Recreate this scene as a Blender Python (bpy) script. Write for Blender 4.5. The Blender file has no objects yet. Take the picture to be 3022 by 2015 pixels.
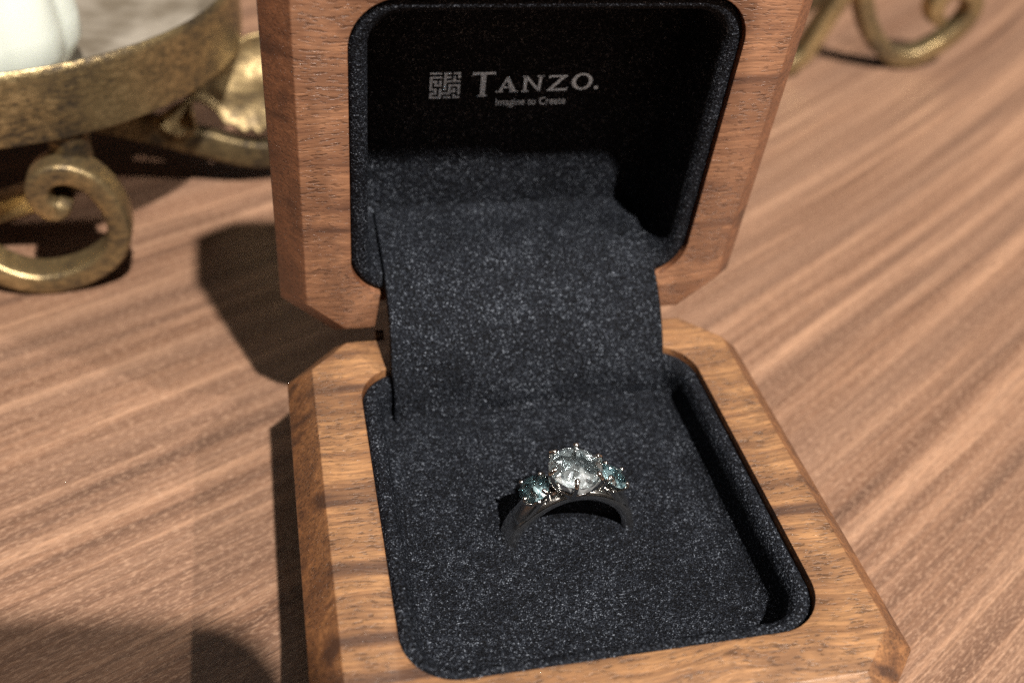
import bpy, bmesh, math, random
from mathutils import Vector, Matrix, noise
random.seed(7)
S = 0.001                       # everything below is in millimetres, table surface at z = 0
PI = math.pi
scn = bpy.context.scene
COL = scn.collection

# ------------------------------------------------------------------ camera
H = 22.0                        # height of the open tray's rim above the table
cam_d = bpy.data.cameras.new('camera')
cam = bpy.data.objects.new('camera', cam_d); COL.objects.link(cam); scn.camera = cam
RT = Vector((0.97444259, -0.2111154, 0.07675886))
DN = Vector((-0.07615613, -0.63193653, -0.77126939))
FW = Vector((0.21133357, 0.74571208, -0.6318636))
CP = Vector((-32.83366, -114.82074, 93.91118 + H))
M = Matrix((RT, -DN, -FW)).transposed().to_4x4(); M.translation = CP * S
cam.matrix_world = M
cam_d.sensor_width = 36.0
cam_d.lens = 3040.426 / 3022.0 * 36.0
cam_d.clip_start = 0.002; cam_d.clip_end = 20.0
cam_d.dof.use_dof = True
cam_d.dof.focus_distance = 0.124
cam_d.dof.aperture_fstop = 36.2 / 2.2
cam_d.dof.aperture_blades = 0

# ------------------------------------------------------------------ world, lamps, exposure
w = bpy.data.worlds.new('World'); scn.world = w; w.use_nodes = True
bg = w.node_tree.nodes['Background']
bg.inputs[0].default_value = (1.0, 0.86, 0.72, 1); bg.inputs[1].default_value = 0.03

def lamp(name, pos, target, watts, radius, color, kind='SPOT', cone=70):
    d = bpy.data.lights.new(name, kind); o = bpy.data.objects.new(name, d); COL.objects.link(o)
    o.location = Vector(pos) * S
    o.rotation_euler = (Vector(target) - Vector(pos)).to_track_quat('-Z', 'Y').to_euler()
    d.energy = watts; d.color = color; d.shadow_soft_size = radius * S
    if kind == 'SPOT':
        d.spot_size = math.radians(cone); d.spot_blend = 0.5
    return o
LD = Vector((0.172, -0.575, 1.0)).normalized()
TG = Vector((0, -15, 20))
WARM = (1.0, 0.90, 0.80)
lamp('ceiling_spot_main', TG + LD * 3000, TG, 760, 40, WARM, cone=50)
lamp('ceiling_spot_right', TG + Vector((0.75, -0.58, 1.0)).normalized() * 1450, TG, 50, 14, WARM)
lamp('fill_left', (-900, -100, 1000), (-30, 20, 0), 3.0, 40, WARM)  # added fill lamp, lifts the black under the tray and on left sides
# added lamps without known sources, small and faint: they give the stones their glitter
for k, (x, y, z) in enumerate(((-300, -900, 1200), (250, 1100, 1250), (500, -500, 1200), (-550, -350, 1250), (60, 380, 1300), (-150, -1500, 1000),
                               (700, -1200, 1150), (-1000, -900, 1100), (-350, 900, 1200), (1000, -200, 1200), (-90, -80, 1350), (300, 60, 1350))):
    lamp('glitter_lamp', (x, y, z), (0, -20, 10), 0.75, 75, (1.0, 0.95, 0.91))

vs = scn.view_settings
vs.view_transform = 'Standard'; vs.look = 'None'; vs.exposure = 0.0; vs.gamma = 1.0
cy = scn.cycles
cy.max_bounces = 16; cy.diffuse_bounces = 4; cy.glossy_bounces = 6; cy.transmission_bounces = 14
cy.caustics_reflective = False; cy.caustics_refractive = False
cy.sample_clamp_indirect = 90.0
cy.use_denoising = False
try:
    cy.denoiser = 'OPENIMAGEDENOISE'; cy.denoising_input_passes = 'RGB_ALBEDO_NORMAL'; cy.denoising_prefilter = 'ACCURATE'
except Exception:
    pass

# ------------------------------------------------------------------ materials
class NT:
    def __init__(s, name):
        s.m = bpy.data.materials.new(name); s.m.use_nodes = True
        s.t = s.m.node_tree; s.b = s.t.nodes['Principled BSDF']
    def n(s, typ, **kw):
        o = s.t.nodes.new(typ)
        for k, v in kw.items():
            if hasattr(o, k) and not k in ('Scale',): setattr(o, k, v)
        return o
    def l(s, a, b): s.t.links.new(a, b)
    def coord(s, scale=(1000, 1000, 1000), rot=(0, 0, 0), loc=(0, 0, 0)):
        c = s.n('ShaderNodeTexCoord'); mp = s.n('ShaderNodeMapping')
        # texture mapping: rotate first, then scale
        mp.vector_type = 'TEXTURE' if False else 'POINT'
        mp2 = s.n('ShaderNodeMapping')
        mp.inputs['Rotation'].default_value = rot
        s.l(c.outputs['Object'], mp.inputs['Vector'])
        mp2.inputs['Scale'].default_value = scale; mp2.inputs['Location'].default_value = loc
        s.l(mp.outputs[0], mp2.inputs['Vector'])
        return mp2.outputs[0]
    def noise(s, vec, scale, detail=4, rough=0.55, dist=0.0):
        o = s.n('ShaderNodeTexNoise'); o.inputs['Scale'].default_value = scale
        o.inputs['Detail'].default_value = detail; o.inputs['Roughness'].default_value = rough
        o.inputs['Distortion'].default_value = dist
        s.l(vec, o.inputs['Vector']); return o.outputs['Fac']
    def ramp(s, fac, stops):
        r = s.n('ShaderNodeValToRGB'); e = r.color_ramp.elements
        while len(e) < len(stops): e.new(0.5)
        for el, (p, c) in zip(e, stops):
            el.position = p; el.color = (*c, 1) if len(c) == 3 else c
        s.l(fac, r.inputs[0]); return r.outputs[0]
    def mix(s, fac, a, b, mode='MIX'):
        o = s.n('ShaderNodeMix'); o.data_type = 'RGBA'; o.blend_type = mode
        for inp, v in ((o.inputs[0], fac), (o.inputs[6], a), (o.inputs[7], b)):
            if isinstance(v, (int, float)): inp.default_value = v
            elif isinstance(v, tuple): inp.default_value = (*v, 1)
            else: s.l(v, inp)
        return o.outputs[2]
    def math(s, op, a, b=0.0, c=0.0):
        o = s.n('ShaderNodeMath'); o.operation = op
        for inp, v in zip(o.inputs, (a, b, c)):
            if isinstance(v, (int, float)): inp.default_value = v
            else: s.l(v, inp)
        return o.outputs[0]
    def bump(s, h, dist, strength=1.0):
        o = s.n('ShaderNodeBump'); o.inputs['Distance'].default_value = dist
        o.inputs['Strength'].default_value = strength
        s.l(h, o.inputs['Height']); s.l(o.outputs[0], s.b.inputs['Normal']); return o
    def set(s, **kw):
        for k, v in kw.items():
            i = s.b.inputs[k.replace('_', ' ')]
            if isinstance(v, (int, float)): i.default_value = v
            elif isinstance(v, tuple): i.default_value = (*v, 1) if i.type == 'RGBA' else v
            else: s.l(v, i)

def walnut(name, seed, light, mid, dark):
    """oiled solid walnut: grain runs along x, open pores, broad darker figure"""
    t = NT(name)
    p = t.coord(loc=(seed, seed * 1.7, seed * 0.6))
    warp = t.n('ShaderNodeTexNoise'); warp.inputs['Scale'].default_value = 0.045; t.l(p, warp.inputs['Vector'])
    wv = t.n('ShaderNodeVectorMath'); wv.operation = 'MULTIPLY_ADD'
    t.l(warp.outputs['Color'], wv.inputs[0]); wv.inputs[1].default_value = (0, 5, 5); t.l(p, wv.inputs[2])
    def str_(sx, sy, sz):
        m = t.n('ShaderNodeMapping'); m.inputs['Scale'].default_value = (sx, sy, sz); t.l(wv.outputs[0], m.inputs[0]); return m.outputs[0]
    fig = t.noise(str_(0.014, 0.26, 0.22), 1.0, 3, 0.55)
    fine = t.noise(str_(0.045, 1.5, 1.5), 1.0, 4, 0.7)
    hair = t.noise(str_(0.16, 3.4, 3.4), 1.0, 3, 0.6)
    pore = t.noise(str_(0.75, 3.1, 3.1), 1.0, 2, 0.5)
    cloud = t.noise(str_(0.13, 0.20, 0.20), 1.0, 3, 0.6)
    c1 = t.ramp(fig, [(0.33, dark), (0.43, mid), (0.51, light), (0.61, mid), (0.69, light)])
    c2 = t.mix(t.ramp(fine, [(0.35, (1, 1, 1)), (0.62, (0, 0, 0))]), c1, dark)
    col = t.mix(0.6, c1, c2)
    c3 = t.mix(t.ramp(hair, [(0.36, (0.42, 0.42, 0.42)), (0.50, (0, 0, 0))]), col, dark)
    pm = t.ramp(pore, [(0.36, (1, 1, 1)), (0.445, (0, 0, 0))])
    pm = t.math('MULTIPLY', pm, t.ramp(cloud, [(0.40, (1, 1, 1)), (0.62, (0.12, 0.12, 0.12))]))
    c4 = t.mix(t.math('MULTIPLY', pm, 0.75), c3, tuple(x * 0.32 for x in dark))
    c5 = t.mix(t.ramp(cloud, [(0.38, (0.55, 0.55, 0.55)), (0.54, (0, 0, 0))]), c4, tuple(a_ * 0.6 + b_ * 0.3 for a_, b_ in zip(dark, mid)))
    # end grain soaks up more oil: sides cut across the fibres stay darker
    tc = t.n('ShaderNodeTexCoord'); sx = t.n('ShaderNodeSeparateXYZ'); t.l(tc.outputs['Normal'], sx.inputs[0])
    endg = t.math('MULTIPLY', t.math('ABSOLUTE', sx.outputs[0]), 1.25)
    c6 = t.mix(endg, c5, t.mix(1.0, c5, (0.55, 0.42, 0.33), 'MULTIPLY'))
    glint = t.ramp(t.noise(str_(0.8, 5.0, 5.0), 1.0, 1, 0.5), [(0.66, (0, 0, 0)), (0.72, (1, 1, 1))])
    t.set(Base_Color=c6, Roughness=t.math('SUBTRACT', t.math('MULTIPLY_ADD', fine, 0.25, 0.34), t.math('MULTIPLY', glint, 0.2)), Specular_IOR_Level=0.5, Coat_Weight=0.22, Coat_Roughness=0.33)
    h = t.math('ADD', t.math('ADD', t.math('MULTIPLY', pm, -1.0), t.math('MULTIPLY', hair, 0.6)), t.math('MULTIPLY', glint, 0.8))
    t.bump(h, 0.00007, 0.9)
    return t.m

def velvet(name, seed):
    t = NT(name)
    p = t.coord(loc=(seed, seed, seed))
    patch = t.noise(p, 0.16, 3, 0.6)
    n1 = t.noise(p, 3.1, 1, 0.6, 0.4)
    n2 = t.noise(p, 6.0, 1, 0.6)
    n3 = t.noise(p, 0.7, 2, 0.6)
    f = t.math('ADD', t.math('MULTIPLY', n1, 0.45), t.math('MULTIPLY', n2, 0.55))
    nap = t.math('ADD', t.math('MULTIPLY_ADD', patch, 0.11, -0.055), t.math('MULTIPLY_ADD', n3, 0.05, -0.025))
    f2 = t.math('ADD', f, nap)
    c = t.ramp(f2, [(0.39, (0.0008, 0.0011, 0.0018)), (0.50, (0.0046, 0.0059, 0.0092)), (0.60, (0.0195, 0.0245, 0.035)), (0.71, (0.23, 0.265, 0.32))])  # lightest stop paints the sparkle of the fibres into the colour
    t.set(Base_Color=c, Roughness=0.6, Specular_IOR_Level=0.12,
          Sheen_Weight=0.0)
    h = t.math('ADD', f, t.math('MULTIPLY', n3, 0.6))
    t.bump(h, 0.00042, 1.0)
    return t.m

def table_wood():
    """pinkish brown walnut laminate, grain turned 22 degrees, fine embossed ticks"""
    t = NT('laminate_walnut')
    p0 = t.coord(rot=(0, 0, -math.radians(28.5)))
    sp = t.n('ShaderNodeSeparateXYZ'); t.l(p0, sp.inputs[0])
    bend = t.math('MULTIPLY', t.math('MULTIPLY', sp.outputs[0], sp.outputs[0]), -0.00036)
    cb = t.n('ShaderNodeCombineXYZ'); t.l(sp.outputs[0], cb.inputs[0]); t.l(t.math('ADD', sp.outputs[1], bend), cb.inputs[1]); t.l(sp.outputs[2], cb.inputs[2])
    p = cb.outputs[0]
    warp = t.n('ShaderNodeTexNoise'); warp.inputs['Scale'].default_value = 0.006; warp.inputs['Detail'].default_value = 2; t.l(p, warp.inputs['Vector'])
    wv = t.n('ShaderNodeVectorMath'); wv.operation = 'MULTIPLY_ADD'
    t.l(warp.outputs['Color'], wv.inputs[0]); wv.inputs[1].default_value = (0, 6, 0); t.l(p, wv.inputs[2])
    def str_(sx, sy):
        m = t.n('ShaderNodeMapping'); m.inputs['Scale'].default_value = (sx, sy, 1); t.l(wv.outputs[0], m.inputs[0]); return m.outputs[0]
    broad = t.noise(str_(0.004, 0.085), 1.0, 3, 0.55)
    band = t.noise(str_(0.007, 0.30), 1.0, 4, 0.6)
    fine = t.noise(str_(0.02, 1.3), 1.0, 3, 0.65)
    tick = t.noise(str_(0.30, 3.0), 1.0, 2, 0.6)
    flk = t.noise(str_(0.9, 2.6), 1.0, 2, 0.6)
    c = t.ramp(band, [(0.32, (0.070, 0.036, 0.023)), (0.41, (0.165, 0.088, 0.054)), (0.51, (0.262, 0.148, 0.093)), (0.63, (0.42, 0.250, 0.158))])
    c = t.mix(t.ramp(broad, [(0.36, (0.55, 0.55, 0.55)), (0.56, (0, 0, 0))]), c, (0.175, 0.108, 0.076))
    c = t.mix(t.ramp(fine, [(0.38, (0.45, 0.45, 0.45)), (0.6, (0, 0, 0))]), c, (0.15, 0.09, 0.064))
    line = t.noise(str_(0.005, 0.42), 1.0, 3, 0.6)
    c = t.mix(t.ramp(line, [(0.455, (0, 0, 0)), (0.485, (0.6, 0.6, 0.6)), (0.492, (0.6, 0.6, 0.6)), (0.50, (0, 0, 0))]), c, (0.115, 0.062, 0.04))
    tm = t.ramp(tick, [(0.36, (1, 1, 1)), (0.50, (0, 0, 0))])
    c = t.mix(t.math('MULTIPLY', tm, 0.55), c, (0.13, 0.075, 0.05))
    c = t.mix(t.ramp(flk, [(0.50, (0, 0, 0)), (0.68, (0.5, 0.5, 0.5))]), c, (0.44, 0.285, 0.195))
    t.set(Base_Color=c, Roughness=0.42, Specular_IOR_Level=0.5)
    t.bump(t.math('ADD', t.math('ADD', tick, flk), t.math('MULTIPLY', fine, 0.4)), 0.00012, 0.8)
    return t.m

def old_gold(name, bright=1.0, dull=0.0, worn=0.0):
    t = NT(name)
    p = t.coord()
    m = t.n('ShaderNodeMapping'); m.inputs['Scale'].default_value = (0.45, 0.45, 1.9); t.l(p, m.inputs[0])
    a = t.noise(m.outputs[0], 1.0, 4, 0.7)
    a2 = t.noise(p, 0.95, 3, 0.65)
    b = t.noise(p, 0.075, 2, 0.5)
    f = t.math('ADD', t.math('ADD', t.math('MULTIPLY', a, 0.42), t.math('MULTIPLY', a2, 0.25)), t.math('MULTIPLY', b, 0.33))
    k = bright; f = t.math('MULTIPLY_ADD', f, 1.0 - worn * 0.6, worn * 0.325) if worn else f
    c = t.ramp(f, [(0.40, (0.028 * k, 0.023 * k, 0.017 * k)), (0.465, (0.10 * k, 0.075 * k, 0.043 * k)), (0.52, (0.27 * k, 0.205 * k, 0.105 * k)), (0.60, (0.52 * k, 0.41 * k, 0.22 * k))])
    t.set(Base_Color=c, Metallic=t.ramp(f, [(0.38, (0.3,) * 3), (0.53, (0.85,) * 3)]), Roughness=t.math('MULTIPLY_ADD', f, -0.5, 0.66 + dull))
    t.bump(t.math('ADD', a, a2), 0.0002, 0.5)
    return t.m

def simple(name, color, rough=0.4, metal=0.0, spec=0.5, **kw):
    t = NT(name); t.set(Base_Color=color, Roughness=rough, Metallic=metal, Specular_IOR_Level=spec, **kw)
    return t

M_BASE = walnut('walnut_honey', 3.0, (0.42, 0.228, 0.104), (0.28, 0.146, 0.070), (0.085, 0.047, 0.031))
M_LID = walnut('walnut_brown', 41.0, (0.43, 0.225, 0.125), (0.32, 0.162, 0.092), (0.115, 0.058, 0.038))
M_VEL = velvet('black_velvet', 11.0)
M_VEL2 = velvet('black_velvet_flap', 57.0)
M_TABLE = table_wood()
M_GOLD = old_gold('antique_gold', 0.88)
M_GOLD_SHADE = old_gold('antique_gold_shade', 0.5, 0.12)  # darker copy of the gold: the arm's shade is put into its colour
M_GOLD2 = old_gold('antique_gold_pale', 1.15, 0.0, 0.6)
M_LEAF = old_gold('antique_gold_leaf', 1.15, 0.12, 0.7)
def platinum():
    t = simple('white_gold', (0.70, 0.69, 0.67), 0.16, 1.0)
    p = t.coord(); n = t.noise(p, 1.4, 4, 0.7)
    t.set(Roughness=t.math('MULTIPLY_ADD', n, 0.25, 0.05)); t.bump(n, 0.00002, 0.4)
    return t.m
M_PLAT = platinum()
M_PIN = simple('brass_pin', (0.16, 0.09, 0.05), 0.5, 0.6).m
def foil():
    t = simple('silver_foil', (0.80, 0.80, 0.80), 0.42, 1.0)
    n = t.noise(t.coord(), 6.0, 2, 0.6)
    t.set(Base_Color=t.ramp(n, [(0.38, (0.22, 0.29, 0.37)), (0.55, (0.64, 0.82, 1.0))])); t.bump(n, 0.0001, 0.5)
    return t.m
M_FOIL = foil()
def gem(name, color, rough, metal):
    """crown: clear polished skin; pavilion: facets that throw the light back (total reflection)"""
    t = NT(name + '_crown'); out = t.t.nodes['Material Output']; t.t.nodes.remove(t.b)
    a = t.n('ShaderNodeBsdfTransparent'); a.inputs[0].default_value = (*[c ** 0.25 for c in color], 1)
    g = t.n('ShaderNodeBsdfGlossy'); g.inputs['Roughness'].default_value = 0.12
    lw = t.n('ShaderNodeFresnel'); lw.inputs['IOR'].default_value = 2.0
    m = t.n('ShaderNodeMixShader'); t.l(lw.outputs[0], m.inputs[0]); t.l(a.outputs[0], m.inputs[1]); t.l(g.outputs[0], m.inputs[2])
    t.l(m.outputs[0], out.inputs['Surface'])
    p = NT(name + '_pavilion'); p.set(Base_Color=color, Metallic=metal, Roughness=rough)
    return (t.m, p.m)
M_DIA = gem('diamond', (0.90, 0.97, 1.0), 0.16, 0.68)
M_BLUE = gem('blue_topaz', (0.74, 0.94, 1.0), 0.20, 0.45)
def tray_metal():
    t = simple('brushed_silver', (0.46, 0.41, 0.33), 0.3, 0.7)
    p = t.coord((60, 1200, 1000), rot=(0, 0, 0.25)); n = t.noise(p, 1.0, 4, 0.6)
    q = t.noise(t.coord(), 0.06, 3, 0.6)
    t.set(Roughness=t.math('MULTIPLY_ADD', n, 0.2, 0.34), Base_Color=t.ramp(q, [(0.4, (0.36, 0.31, 0.24)), (0.62, (0.74, 0.68, 0.58))]))
    t.bump(t.math('ADD', q, t.math('MULTIPLY', n, 0.05)), 0.0015, 0.5)
    return t.m
M_TRAY = tray_metal()
def milk_glass():
    t = simple('frosted_glass', (0.68, 0.75, 0.69), 0.22, 0.0, 0.5)
    t.set(Subsurface_Weight=0.35, Subsurface_Radius=(0.006, 0.006, 0.005), Subsurface_Scale=1.0, Coat_Weight=0.3)
    return t.m
M_MILK = milk_glass()
M_PHONE = simple('dark_glass', (0.02, 0.02, 0.022), 0.2).m

# ------------------------------------------------------------------ helpers
def link(name, bm, mat, parent=None, smooth=True, kind=None, loc=(0, 0, 0)):
    me = bpy.data.meshes.new(name)
    bmesh.ops.recalc_face_normals(bm, faces=bm.faces)
    bm.to_mesh(me); bm.free()
    for v in me.vertices: v.co *= S
    if smooth:
        for p in me.polygons: p.use_smooth = True
    me.materials.append(mat)
    o = bpy.data.objects.new(name, me); COL.objects.link(o)
    o.location = Vector(loc) * S
    if parent: o.parent = parent
    if kind: o['kind'] = kind
    return o

def thing(name, label, cat, loc=(0, 0, 0)):
    o = bpy.data.objects.new(name, None); COL.objects.link(o); o.empty_display_size = 0.01
    o.location = Vector(loc) * S; o['label'] = label; o['category'] = cat
    return o

def smooth_angle(o, deg):
    o.data.set_sharp_from_angle(angle=math.radians(deg))

def rounded_rect(x0, x1, y0, y1, r, n=10):
    pts = []
    for cx, cy, a0 in ((x1 - r, y1 - r, 0), (x0 + r, y1 - r, 90), (x0 + r, y0 + r, 180), (x1 - r, y0 + r, 270)):
        for i in range(n + 1):
            a = math.radians(a0 + 90 * i / n); pts.append((cx + r * math.cos(a), cy + r * math.sin(a)))
    return pts

def prism(bm, pts, z0, z1):
    a = [bm.verts.new((x, y, z0)) for x, y in pts]; b = [bm.verts.new((x, y, z1)) for x, y in pts]
    n = len(pts)
    bm.faces.new(a[::-1]); bm.faces.new(b)
    for i in range(n): bm.faces.new((a[i], a[(i + 1) % n], b[(i + 1) % n], b[i]))

def loft(bm, rings, closed=True, cap0=False, cap1=False):
    vs_ = [[bm.verts.new(p) for p in r] for r in rings]
    for a, b in zip(vs_, vs_[1:]):
        n = len(a)
        for i in range(n if closed else n - 1):
            j = (i + 1) % n
            bm.faces.new((a[i], a[j], b[j], b[i]))
    if cap0: bm.faces.new(vs_[0][::-1])
    if cap1: bm.faces.new(vs_[-1])
    return vs_

def catmull(pts, n=8, closed=False):
    P = [Vector(p) for p in pts]; out = []
    N = len(P)
    for i in range(N if closed else N - 1):
        p0 = P[(i - 1) % N] if closed or i > 0 else P[0] * 2 - P[1]
        p1 = P[i]; p2 = P[(i + 1) % N]
        p3 = P[(i + 2) % N] if closed or i + 2 < N else P[-1] * 2 - P[-2]
        for k in range(n):
            t = k / n
            out.append(0.5 * ((2 * p1) + (p2 - p0) * t + (2 * p0 - 5 * p1 + 4 * p2 - p3) * t * t + (3 * p1 - p0 - 3 * p2 + p3) * t ** 3))
    if not closed: out.append(P[-1])
    return out

def sweep(bm, path, prof, side, taper=None, caps=True):
    """prof: list of (a, b): a along the in-plane normal, b along the fixed direction side"""
    side = Vector(side).normalized(); rings = []
    n = len(path)
    for i, p in enumerate(path):
        t = (path[min(i + 1, n - 1)] - path[max(i - 1, 0)]).normalized()
        nn = side.cross(t).normalized(); s2 = t.cross(nn)
        k = taper(i / (n - 1)) if taper else 1.0
        rings.append([p + nn * a * k + s2 * b * k for a, b in prof])
    loft(bm, rings, True, caps, caps)

def lathe(bm, prof, seg=96, cx=0, cy=0, closed=False, mod=None):
    rings = []
    for i in range(seg):
        a = 2 * PI * i / seg; c, s = math.cos(a), math.sin(a)
        rings.append([bm.verts.new((cx + r * (mod(a, z) if mod else 1) * c, cy + r * (mod(a, z) if mod else 1) * s, z)) for r, z in prof])
    for i in range(seg):
        a, b = rings[i], rings[(i + 1) % seg]
        for k in range(len(prof) if closed else len(prof) - 1):
            j = (k + 1) % len(prof)
            bm.faces.new((a[k], b[k], b[j], a[j]))

def ball(bm, c, r, mat=None):
    m = Matrix.Translation(c) @ (mat or Matrix()) @ Matrix.Diagonal((r, r, r, 1))
    bmesh.ops.create_icosphere(bm, subdivisions=2, radius=1, matrix=m)

def tube(bm, path, rad, seg=10, caps=True):
    path = [Vector(p) for p in path]; rings = []; n = len(path)
    ref = Vector((0.31, 0.83, 0.46))
    for i, p in enumerate(path):
        t = (path[min(i + 1, n - 1)] - path[max(i - 1, 0)]).normalized()
        u = t.cross(ref).normalized(); v = t.cross(u)
        r = rad(i / (n - 1)) if callable(rad) else rad
        rings.append([p + (u * math.cos(2 * PI * k / seg) + v * math.sin(2 * PI * k / seg)) * r for k in range(seg)])
    loft(bm, rings, True, caps, caps)

# ------------------------------------------------------------------ table top
bm = bmesh.new()
prism(bm, [(-700, -450), (800, -450), (800, 900), (-700, 900)], -30, 0)
tb = link('tabletop', bm, M_TABLE, smooth=False); tb['kind'] = 'structure'
tb['label'] = 'walnut laminate tabletop with slanting grain'

# ------------------------------------------------------------------ ring box
W, D, CC, G, WI, BX, BZ = 30.0, 61.49, 5.15, 1.455, 23.9, 3.45, 3.5
SB, SF, SL, RC = 7.3, 56.8, 51.2, 6.2          # cavity from the hinge: back, front, corner radius
TH = -0.09882478
box = thing('ring_box', 'open walnut ring box with black velvet lining and silver lettering in its lid', 'ring box', (0, 0, H))
RX_LID = -math.acos(math.sin(-TH))   # lid swings about the hinge line

def octagon(hw, s0, s1, c):
    # counter-clockwise seen from above, y = -s
    return [(hw, -(s0 + c)), (hw - c, -s0), (-hw + c, -s0), (-hw, -(s0 + c)), (-hw, -(s1 - c)), (-hw + c, -s1), (hw - c, -s1), (hw, -(s1 - c))]

def wood_half(name, mat, sgn, deep):
    """sgn -1: tray below the rim plane, +1: lid above it"""
    bm = bmesh.new()
    cb = CC + BX * 0.586
    HH, ch = (H, 1.2) if sgn < 0 else (18.6, 1.9)
    o1 = octagon(W, G, G + D, CC); o2 = octagon(W + BX, G - BX, G + D + BX, cb)
    o3 = octagon(W + BX - ch, G - BX + ch, G + D + BX - ch, cb - ch * 0.586)
    rings = [[(x, y, 0) for x, y in o1], [(x, y, sgn * BZ) for x, y in o2], [(x, y, sgn * (HH - ch)) for x, y in o2], [(x, y, sgn * HH) for x, y in o3]]
    loft(bm, rings, True, True, True)
    o = link(name, bm, mat, None, smooth=False)
    cut = bmesh.new()
    rr = rounded_rect(-WI, WI, -(SF if sgn < 0 else SL), -SB, RC, 12)
    z0, z1 = (-deep, 3) if sgn < 0 else (-3, deep)
    prism(cut, rr, z0, z1)
    c1 = link('cutter', cut, mat, None, smooth=False)
    cut = bmesh.new()
    nz = 9.0
    prism(cut, [(-19.8, -SB - 1.5), (19.8, -SB - 1.5), (21.3, 4), (-21.3, 4)], -nz if sgn < 0 else -3, 3 if sgn < 0 else nz)
    c2 = link('cutter', cut, mat, None, smooth=False)
    for c in (c1, c2):
        m = o.modifiers.new('cut', 'BOOLEAN'); m.operation = 'DIFFERENCE'; m.object = c; m.solver = 'EXACT'
    b = o.modifiers.new('soft', 'BEVEL'); b.width = 0.28 * S; b.segments = 2; b.limit_method = 'ANGLE'; b.angle_limit = math.radians(28)
    dg = bpy.context.evaluated_depsgraph_get()
    me = bpy.data.meshes.new_from_object(o.evaluated_get(dg))
    o.modifiers.clear(); o.data = me
    for c in (c1, c2): bpy.data.objects.remove(c)
    for p in me.polygons: p.use_smooth = True
    me.set_sharp_from_angle(angle=math.radians(24))
    return o

base = wood_half('base', M_BASE, -1, 7.5); base.parent = box
lid = wood_half('lid', M_LID, 1, 16.5); lid.parent = box
lid.rotation_euler = (RX_LID, 0, 0)

def lining(name, sgn, deep, parent):
    bm = bmesh.new()
    prof = [(0.06, 3.0), (0.06, 1.5), (0.22, 0.95), (0.7, 0.6), (1.3, 0.6), (1.9, 0.95), (2.3, 1.6), (2.5, 2.6)]
    prof += [(2.6, deep - 1.5), (2.8, deep - 0.7), (3.3, deep - 0.15), (4.2, deep)]
    rings = []
    for ins, d in prof:
        rr = rounded_rect(-WI + ins, WI - ins, -(SF if sgn < 0 else SL) + ins, -SB - ins, max(RC - ins * 0.75, 1.2), 12)
        rings.append([Vector((x, y, sgn * d)) for x, y in rr])
    # a fold of cloth is never even
    for k, r in enumerate(rings):
        for i, p in enumerate(r):
            nv = noise.noise_vector(p * 0.22 + Vector((sgn * 9, 0, 0))) * (0.22 if k > 1 else 0.05)
            r[i] = p + Vector((nv.x, nv.y, nv.z * 0.6 if k < len(rings) - 1 else 0))
    loft(bm, rings, True, False, True)
    o = link(name, bm, M_VEL, parent)
    smooth_angle(o, 60)
    return o
lining('lining', -1, 6.0, base)
lining('lining', 1, 14.95, lid)

# velvet hinge flap, from the lid's back panel over the hinge into the tray
prof = [(-11.6, -6.3), (-11.1, -5.2), (-10.8, -3.5), (-9.7, 0.0), (-7.2, 4.2), (-3.2, 7.9), (1.6, 10.4), (6.5, 11.2), (11.0, 11.4), (14.2, 11.7), (15.6, 12.2)]
path = catmull([(0, y, z) for y, z in prof], 6)
bm = bmesh.new(); NX = 60; HW = 19.5
grid = []
for j, p in enumerate(path):
    row = []
    t = (path[min(j + 1, len(path) - 1)] - path[max(j - 1, 0)]).normalized(); nn = Vector((0, -t.z, t.y)) * -1
    for i in range(NX + 1):
        u = -1 + 2 * i / NX
        q = Vector((u * HW, p.y, p.z))
        ed = max(0.0, abs(u) - 0.94) / 0.06
        q += nn * (-0.55 * ed * ed)
        q += nn * (noise.noise(Vector((q.x * 0.13, j * 0.09, 3))) * 0.55 * min(1, j / 8) + 0.35 * math.exp(-((u - 0.1) / 0.35) ** 2) * math.sin(j / len(path) * PI))
        q.x += noise.noise(Vector((j * 0.12, u * 2, 9))) * 0.25
        row.append(bm.verts.new(q))
    grid.append(row)
for a, b in zip(grid, grid[1:]):
    for i in range(NX): bm.faces.new((a[i], a[i + 1], b[i + 1], b[i]))
flap = link('hinge_flap', bm, M_VEL2, box)
sm = flap.modifiers.new('thick', 'SOLIDIFY'); sm.thickness = 0.7 * S; sm.offset = -1

for sx in (-1, 1):
    bm = bmesh.new()
    tube(bm, [(sx * 19.4, 0.5, -0.7), (sx * 19.9, 0.5, -0.7), (sx * 20.6, 0.5, -0.7)], 0.8, 16)
    o = link('hinge_pin', bm, M_PIN, box); smooth_angle(o, 40)

# silver printing on the lid's back panel ---------------------------------
# flat coordinates: x, height s along the lid; d = depth behind the rim plane
DP = 14.95 - 0.09
def flat(polys, name, thick=0.06):
    bm = bmesh.new()
    for pl in polys:
        if isinstance(pl, dict):            # outer and inner loops
            n = len(pl['o'])
            A = [bm.verts.new((x, -s, DP)) for x, s in pl['o']]; B = [bm.verts.new((x, -s, DP)) for x, s in pl['i']]
            for k in range(n):
                bm.faces.new((A[k], A[(k + 1) % n], B[(k + 1) % n], B[k]))
        else:
            bm.faces.new([bm.verts.new((x, -s, DP)) for x, s in pl])
    r = bmesh.ops.extrude_face_region(bm, geom=bm.faces[:])
    for v in [g for g in r['geom'] if isinstance(g, bmesh.types.BMVert)]: v.co.z += thick
    return link(name, bm, M_FOIL, lid, smooth=False)

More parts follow.
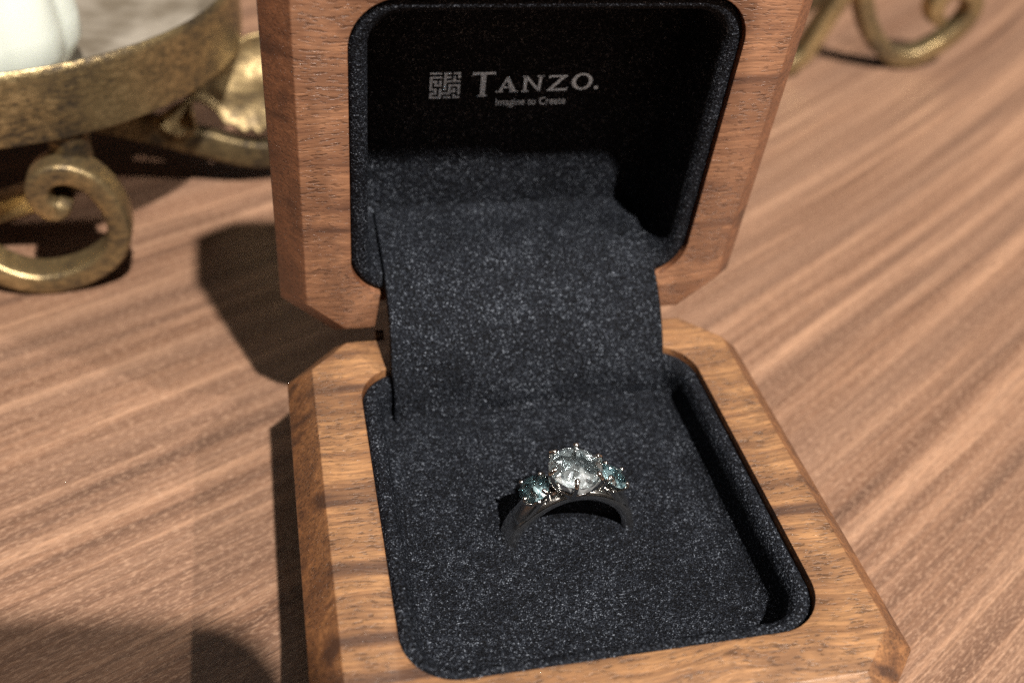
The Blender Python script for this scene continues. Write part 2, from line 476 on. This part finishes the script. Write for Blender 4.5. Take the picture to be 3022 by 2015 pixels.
rows = ["#####.###.###", "......#.....#", "#####.###.#.#", "#.....#...#..", "###.#.#######", "#.#.#.#......", "#.###.#.#####",
        "#.....#.#...#", "###.#.#.#.#.#", "..#.#...###.#", "###.#####...#", "#...#.....#..", "#####.###.###"]
E0, E1, cs = -11.85, 33.05, 4.12 / 13
ce = 3.95 / 13
polys = []
for r, row in enumerate(rows):
    for c, ch in enumerate(row):
        if ch == '#':
            x0 = E0 + c * cs; s1 = E1 - r * ce
            polys.append([(x0 - 0.02, s1), (x0 + cs + 0.02, s1), (x0 + cs + 0.02, s1 - ce), (x0 - 0.02, s1 - ce)])
def box_poly(x0, x1, s0, s1): return [(x0, s1), (x1, s1), (x1, s0), (x0, s0)]
flat(polys, 'emblem')
BL = 29.85                           # small capitals stand on this line
L = []
# T (taller and lower than the rest)
L += [[(-6.25, 32.35), (-6.05, 32.95), (-2.95, 33.0), (-2.9, 32.45), (-3.1, 32.62), (-5.95, 32.55)],
      [(-4.95, 32.56), (-4.2, 32.57), (-4.25, 29.45), (-4.9, 29.45)], box_poly(-5.25, -3.95, 29.22, 29.46)]
# A
L += [[(-2.45, BL), (-1.95, BL), (-1.25, 31.75), (-1.35, 32.15)], [(-1.35, 32.15), (-1.05, 32.15), (0.1, BL), (-0.65, BL), (-1.42, 31.85)],
      box_poly(-1.95, -0.55, 30.45, 30.68), box_poly(-2.75, -1.7, BL - 0.05, BL + 0.15), box_poly(-0.85, 0.36, BL - 0.05, BL + 0.15)]
# N
L += [[(1.1, BL), (1.55, BL), (1.5, 32.2), (1.05, 32.2)], [(1.05, 32.2), (1.6, 32.2), (3.55, BL), (3.15, BL)], [(3.1, BL + 0.1), (3.5, BL), (3.6, 32.2), (3.2, 32.2)],
      box_poly(0.85, 1.85, BL - 0.05, BL + 0.14), box_poly(2.9, 3.9, 32.08, 32.26), box_poly(0.8, 1.5, 32.08, 32.26)]
# Z
L += [[(4.55, 31.75), (4.55, 32.25), (7.2, 32.25), (7.1, 31.95), (4.9, 31.98)], [(6.45, 32.1), (7.1, 32.1), (5.15, 30.1), (4.5, 30.05)],
      [(4.4, 29.85), (7.2, 29.85), (7.4, 30.45), (7.1, 30.2), (4.6, 30.15)]]
# O, upright stress
no = 28
L += [{'o': [(9.35 + 1.5 * math.cos(2 * PI * k / no), 31.2 + 1.3 * math.sin(2 * PI * k / no)) for k in range(no)],
       'i': [(9.38 + 0.93 * math.cos(2 * PI * k / no + 0.25), 31.2 + 0.98 * math.sin(2 * PI * k / no + 0.25)) for k in range(no)]}]
L += [[(11.5 + 0.3 * math.cos(k * PI / 6), 30.2 + 0.3 * math.sin(k * PI / 6)) for k in range(12)]]
flat(L, 'lettering')

# small line of text under it, cut from the built-in font
cu = bpy.data.curves.new('tagline', 'FONT'); cu.body = 'Imagine to Create'; cu.size = 1.62; cu.space_character = 1.0; cu.offset = 0.012
tmp = bpy.data.objects.new('tagline', cu); COL.objects.link(tmp)
dg = bpy.context.evaluated_depsgraph_get(); dg.update()
me = bpy.data.meshes.new_from_object(tmp.evaluated_get(dg)); bpy.data.objects.remove(tmp)
xs = [v.co.x for v in me.vertices]; kx = 9.95 / (max(xs) - min(xs)); x0 = min(xs)
for v in me.vertices:
    v.co = Vector((-2.6 + (v.co.x - x0) * kx, -(27.75 + v.co.y), DP)) * S
me.materials.append(M_FOIL)
tg = bpy.data.objects.new('tagline', me); COL.objects.link(tg); tg.parent = lid

# ------------------------------------------------------------------ diamond ring
RX, RY, RZ = -0.25, -34.0, H - 6.9
ring = thing('diamond_ring', 'white gold ring with a round diamond between two blue stones, upright in the velvet', 'ring', (RX, RY, RZ))
ring.rotation_euler = (0, 0, math.radians(3.5))
bm = bmesh.new()
rings = []
NS = 96
for i in range(NS):
    a = 2 * PI * i / NS
    up = max(0.0, math.sin(a))
    ri = 6.95; th_ = 1.7; hw = 1.7 - 0.35 * up ** 4
    pr = []
    for k in range(16):
        q = 2 * PI * k / 16
        cx_, cy_ = math.cos(q), math.sin(q)
        rr = ri + th_ / 2 + th_ / 2 * math.copysign(abs(cx_) ** 0.6, cx_)
        yy = hw * math.copysign(abs(cy_) ** 0.6, cy_)
        pr.append(Vector((rr * math.cos(a), yy, rr * math.sin(a))))
    rings.append(pr)
vv = loft(bm, rings + [rings[0]], True)
bmesh.ops.remove_doubles(bm, verts=bm.verts, dist=1e-5)
link('shank', bm, M_PLAT, ring)

def brilliant(d, seed):
    r = d / 2; bm = bmesh.new(); P = []
    rnd = random.Random(seed)
    # crown
    for k in range(8):
        a = k * PI / 4
        P.append((0.54 * r * math.cos(a), 0.54 * r * math.sin(a), 0.335 * r))
        a += PI / 8
        P.append((0.79 * r * math.cos(a), 0.79 * r * math.sin(a), 0.215 * r))
    for k in range(16):
        a = k * PI / 8
        P.append((r * math.cos(a), r * math.sin(a), 0.035 * r)); P.append((r * math.cos(a), r * math.sin(a), -0.02 * r))
    for p in P: bm.verts.new(p)
    bmesh.ops.convex_hull(bm, input=bm.verts)
    bmesh.ops.dissolve_limit(bm, angle_limit=math.radians(0.3), verts=bm.verts, edges=bm.edges)
    bottom = [f for f in bm.faces if f.normal.z < -0.95]
    bmesh.ops.delete(bm, geom=bottom, context='FACES_ONLY')
    # pavilion: rings of small facets, none quite alike
    n = 15; rings = []
    PV = ((0.985, -0.02), (0.84, -0.17), (0.66, -0.31), (0.47, -0.46), (0.27, -0.56), (0.10, -0.64)) if d < 5 else ((0.985, -0.02), (0.93, -0.30), (0.78, -0.44), (0.60, -0.60), (0.42, -0.62), (0.24, -0.78), (0.10, -0.80))
    for q, (rr, z) in enumerate(PV):
        m_ = n if q < 3 else (n // 2 if q < 5 else 6)
        ring_ = []
        for k in range(n):
            a = 2 * PI * (k + 0.5 * (q % 2)) / n + (rnd.uniform(-0.06, 0.06) if q else 0)
            jr = rnd.uniform(-0.045, 0.045) if q else 0
            ring_.append(bm.verts.new((r * (rr + jr) * math.cos(a), r * (rr + jr) * math.sin(a), r * (z + (rnd.uniform(-0.075, 0.075) if q else 0)))))
        rings.append(ring_)
    tip = bm.verts.new((0, 0, -0.88 * r)); new = []
    for A, B in zip(rings, rings[1:]):
        for k in range(n):
            l = (k + 1) % n
            new.append(bm.faces.new((A[k], A[l], B[k]))); new.append(bm.faces.new((A[l], B[l], B[k])))
    for k in range(n): new.append(bm.faces.new((rings[-1][k], rings[-1][(k + 1) % n], tip)))
    for f in new: f.material_index = 1
    return bm

def setting(center, axis, d, n, phase, floor_r, gemname, mat, hook=0.36):
    axis = Vector(axis).normalized()
    q = axis.to_track_quat('Z', 'Y'); T = Matrix.Translation(center) @ q.to_matrix().to_4x4()
    bm = brilliant(d, int(center.x * 10) + 7); bmesh.ops.transform(bm, matrix=T, verts=bm.verts)
    g_ = link(gemname, bm, mat[0], ring, smooth=False); g_.data.materials.append(mat[1])
    R = d / 2
    for k in range(n):
        a = phase + 2 * PI * k / n
        u = Vector((math.cos(a), math.sin(a), 0))
        pts = [u * floor_r + Vector((0, 0, -R * 1.02)), u * (R * 0.86) + Vector((0, 0, -R * 0.45)), u * (R * 1.05) + Vector((0, 0, 0)), u * (R * 1.03) + Vector((0, 0, 0.17 * R)), u * (R * 0.88) + Vector((0, 0, 0.30 * R))]
        bm = bmesh.new()
        tube(bm, [T @ p for p in catmull(pts, 5)], lambda t: hook * (0.95 - 0.12 * t), 10)
        ball(bm, T @ (u * (R * 0.90) + Vector((0, 0, 0.27 * R))), hook * 1.12)
        link('prong', bm, M_PLAT, ring)
    bm = bmesh.new()
    lathe(bm, [(R * 0.01, -R * 0.95), (R * 0.42, -R * 0.95), (R * 0.50, -R * 0.86), (R * 0.56, -R * 0.86), (R * 0.56, -R * 0.94), (R * 0.50, -R * 1.04), (floor_r, -R * 1.15), (0.01, -R * 1.2)], 40)
    bmesh.ops.transform(bm, matrix=T, verts=bm.verts)
    o_ = link('seat', bm, M_PLAT, ring); smooth_angle(o_, 40)
    bm = bmesh.new()
    for rr, zz, tr in ((R * 0.72, -R * 0.66, hook * 0.6),):
        loop = [T @ Vector((rr * math.cos(2 * PI * k / 40), rr * math.sin(2 * PI * k / 40), zz)) for k in range(40)]
        rg = []
        for k, p in enumerate(loop):
            t = (loop[(k + 1) % 40] - loop[k - 1]).normalized(); c = T @ Vector((0, 0, zz)); u = (p - c).normalized(); v = t.cross(u)
            rg.append([p + u * math.cos(2 * PI * m / 10) * tr * 0.7 + v * math.sin(2 * PI * m / 10) * tr for m in range(10)])
        loft(bm, rg + [rg[0]], True)
    bmesh.ops.remove_doubles(bm, verts=bm.verts, dist=1e-5)
    link('gallery', bm, M_PLAT, ring)

setting(Vector((-0.25, 0, 11.75)), (0.03, 0.0, 1), 6.7, 6, math.radians(43), 1.6, 'centre_stone', M_DIA, 0.33)
for sx in (-1, 1):
    ang = math.radians(30) * sx
    setting(Vector((sx * 5.1 - 0.1, 0, 9.25)), (math.sin(ang), 0, math.cos(ang)), 4.0, 4, math.radians(38), 1.2, 'side_stone', M_BLUE, 0.27)
    # shoulder joining the shank to the side setting
    bm = bmesh.new()
    a0 = math.radians(90 - 58 * sx)
    pts = [(7.9 * math.cos(a0), 7.9 * math.sin(a0)), (sx * 5.35, 6.6), (sx * 4.55, 8.1)]
    path = catmull([(x, 0, z) for x, z in pts], 6)
    prof = [(1.0 * math.cos(2 * PI * k / 14), 1.62 * math.sin(2 * PI * k / 14)) for k in range(14)]
    sweep(bm, path, prof, (0, 1, 0), taper=lambda t: 1.0 - 0.1 * t)
    link('shoulder', bm, M_PLAT, ring)

# ------------------------------------------------------------------ brass candle stand
AX, AY = -84.0, 90.0
stand = thing('candle_stand', 'antique gold candle stand with round tray, scroll feet and leaf beside the box', 'candle stand', (AX, AY, 0))
def at(p): return Vector(p) - Vector((AX, AY, 0))
bm = bmesh.new()
rp = [(44.6, 30.0), (46.2, 29.3), (46.9, 29.8), (47.0, 31.5), (47.05, 38), (47.1, 40.6), (46.9, 41.6), (46.6, 42.0), (46.2, 42.0), (45.9, 41.7), (45.8, 40.5), (45.6, 34), (44.6, 33)]
lathe(bm, rp, 160, closed=True)
o = link('tray_rim', bm, M_GOLD, stand); smooth_angle(o, 50)
bm = bmesh.new()
lathe(bm, [(0.01, 32.4), (30, 32.4), (40, 32.8), (45.6, 33.6), (45.6, 32.2), (30, 31.0), (0.01, 31.0)], 128)
link('tray_floor', bm, M_TRAY, stand)

def bar_prof(a, b, n=24, e=0.38):
    return [(a * math.copysign(abs(math.cos(2 * PI * k / n)) ** e, math.cos(2 * PI * k / n)), b * math.copysign(abs(math.sin(2 * PI * k / n)) ** e, math.sin(2 * PI * k / n))) for k in range(n)]

scr = [(-67.6, 18.6), (-68.3, 17.4), (-69.6, 16.9), (-71.2, 18.3), (-71.7, 20.6), (-70.8, 22.6), (-68.9, 23.8), (-66.3, 23.8), (-63.6, 22.4), (-61.5, 19.6), (-60.2, 16.1), (-60.0, 12.1), (-61.4, 8.2), (-64.4, 5.2), (-68.8, 3.0), (-73.5, 2.2), (-77.7, 3.0), (-82, 5.3), (-87, 10.5), (-91, 18), (-93, 25), (-93, 32)]
path = [at((x, 47.5 + (0.12 * max(0, -78 - x) ** 1.2), z)) for x, z in scr]
bm = bmesh.new()
sweep(bm, catmull(path, 6), bar_prof(2.05, 3.2), (0, 1, 0), taper=lambda t: min(1.0, 0.55 + t * 4.5))
o = link('scroll_foot', bm, M_GOLD2, stand); smooth_angle(o, 50)
# strut going back from the scroll
bm = bmesh.new()
sweep(bm, catmull([at(p) for p in ((-66, 52, 21), (-72, 55, 15.5), (-80, 58, 11.0), (-90, 60, 7.5), (-104, 62, 4.5))], 6), bar_prof(2.2, 2.6), (0, 1, 0))
o = link('strut', bm, M_GOLD2, stand); smooth_angle(o, 50)
bm = bmesh.new()
tube(bm, [at((-66.2, 51, 22.5)), at((-66.2, 51, 27)), at((-66.2, 51, 31))], 3.4, 20)
o = link('post', bm, M_GOLD, stand); smooth_angle(o, 40)
# arm running behind the box to the far foot
bm = bmesh.new()
arm = [(-66, 79, 17), (-57.2, 80, 13.9), (-46.6, 80, 10.4), (-33.7, 81, 6.6), (-8, 92, 3.4), (40, 108, 4), (84, 118, 11), (110, 125, 25), (122, 128, 34)]
sweep(bm, catmull([at(p) for p in arm], 6), bar_prof(2.8, 2.2), (0.3, -0.9, 0))
o = link('arm', bm, M_GOLD_SHADE, stand); smooth_angle(o, 50)
# far scroll foot, right of the lid
scr2 = [(150, 13), (147, 15), (146, 19), (149, 22.5), (154, 22), (157.5, 18.5), (157, 13.5), (153, 8.5), (148, 5), (143, 3), (137, 4), (131, 8.5), (126, 15), (122.5, 23), (121, 33)]
bm = bmesh.new()
sweep(bm, catmull([at((x, 129, z)) for x, z in scr2], 6), bar_prof(2.4, 3.0), (0, 1, 0), taper=lambda t: min(1.0, 0.6 + t * 4))
o = link('scroll_foot', bm, M_GOLD2, stand); smooth_angle(o, 50)
scr3 = [(119, 34), (116.5, 26.5), (113.5, 19.5), (110.5, 12), (107.5, 5.5), (101, 2.6), (95, 5), (92, 11), (95, 16), (99, 15)]
bm = bmesh.new()
sweep(bm, catmull([at((x, 125 + (z - 4) * 0.02, z)) for x, z in scr3], 6), bar_prof(2.3, 3.0), (0, 1, 0), taper=lambda t: min(1.0, 0.6 + (1 - t) * 4))
o = link('scroll_foot', bm, M_GOLD2, stand); smooth_angle(o, 50)

# acanthus leaf: grid between two border curves, with rolled ruffled edge
def leaf(upper, lower, y0, name, ridges):
    U = catmull([(x, 0, z) for x, z in upper], 10); Lw = catmull([(x, 0, z) for x, z in lower], 10)
    def res(c, n):
        d = [0]
        for a, b in zip(c, c[1:]): d.append(d[-1] + (b - a).length)
        out = []
        for k in range(n):
            t = d[-1] * k / (n - 1); i = max(0, min(len(c) - 2, next((j for j in range(len(d) - 1) if d[j + 1] >= t), len(c) - 2)))
            f = (t - d[i]) / max(1e-6, d[i + 1] - d[i]); out.append(c[i].lerp(c[i + 1], f))
        return out
    n, m = 48, 28
    U = res(U, n); Lw = res(Lw, n); bm = bmesh.new(); g = []
    for i in range(n):
        row = []
        for j in range(m):
            f = j / (m - 1); p = U[i].lerp(Lw[i], f); e = i / (n - 1)
            dep = y0 + (p.z - 20) * 0.35 + 1.0 * math.sin(f * PI * ridges) * e + 1.2 * math.sin(f * PI) + 0.35 * noise.noise(Vector((p.x * 0.3, 2, p.z * 0.3))) - 4.0 * e * e * (f - 0.35)
            dep += 0.35 * math.sin(p.x * 2.0) * max(0, f - 0.75) * 4 * e
            row.append(bm.verts.new(at((p.x, dep, p.z))))
        g.append(row)
    for a, b in zip(g, g[1:]):
        for j in range(m - 1): bm.faces.new((a[j], a[j + 1], b[j + 1], b[j]))
    bmesh.ops.remove_doubles(bm, verts=bm.verts, dist=1e-4)
    o = link(name, bm, M_LEAF, stand)
    s = o.modifiers.new('thick', 'SOLIDIFY'); s.thickness = 0.6 * S; s.offset = 0
    return o
leaf([(-49.3, 18.5), (-45.3, 22.6), (-41.2, 25.3), (-38.3, 28.6), (-36.4, 30.1), (-33.3, 30.7), (-28.4, 31.3), (-24, 27)],
     [(-49.3, 18.1), (-47.2, 18.6), (-45.8, 18.3), (-43.3, 16.6), (-41.9, 14.4), (-40.2, 14.0), (-38.2, 12.8), (-36.8, 13.4), (-35.5, 12.4), (-33.9, 13.8), (-29.4, 15.3), (-25, 20)], 81.5, 'leaf', 3.0)
leaf([(-55.3, 16.4), (-52.2, 18.1), (-50.4, 18.9), (-49.2, 19.1), (-48.1, 19.0)], [(-55.3, 16.2), (-52.7, 14.1), (-50.5, 13.6), (-48.7, 14.1), (-47.4, 15.6), (-47.9, 18.8)], 79.0, 'leaf', 1.0)

# frosted fluted glass standing in the tray
bm = bmesh.new()
flute = lambda a, z: 1.0 + 0.07 * abs(math.cos(a * 5.0)) * min(1, (z - 32) / 6)
lathe(bm, [(0.01, 32.5), (11.5, 32.5), (13.8, 33.3), (16.2, 35.6), (17.6, 39.0), (17.7, 43), (17.0, 49), (16.0, 57), (15.8, 66), (16.6, 76), (17.6, 84), (17.2, 84.6), (16.2, 84), (15.0, 76), (14.2, 66), (14.4, 57), (15.4, 49), (16.0, 43), (15.5, 38), (12, 35), (0.01, 34.5)], 144, mod=flute)
cup = link('glass_cup', bm, M_MILK, None, loc=(-82.3, 66.5, 0))
cup['label'] = 'frosted white fluted glass standing in the gold tray'; cup['category'] = 'glass cup'

# the phone that takes the picture: its shadow lies on the table at the lower left
bm = bmesh.new()
pr_ = rounded_rect(-126, 21.5, -56, 22.4, 11, 10)
prism(bm, pr_, 0, 8)
ph = link('smartphone', bm, M_PHONE, None, smooth=False)
Mp = Matrix((RT, -DN, -FW)).transposed().to_4x4(); Mp.translation = (CP - FW * 4.0) * S
ph.matrix_world = Mp
ph['label'] = 'dark smartphone held above the table to take the picture'; ph['category'] = 'phone'
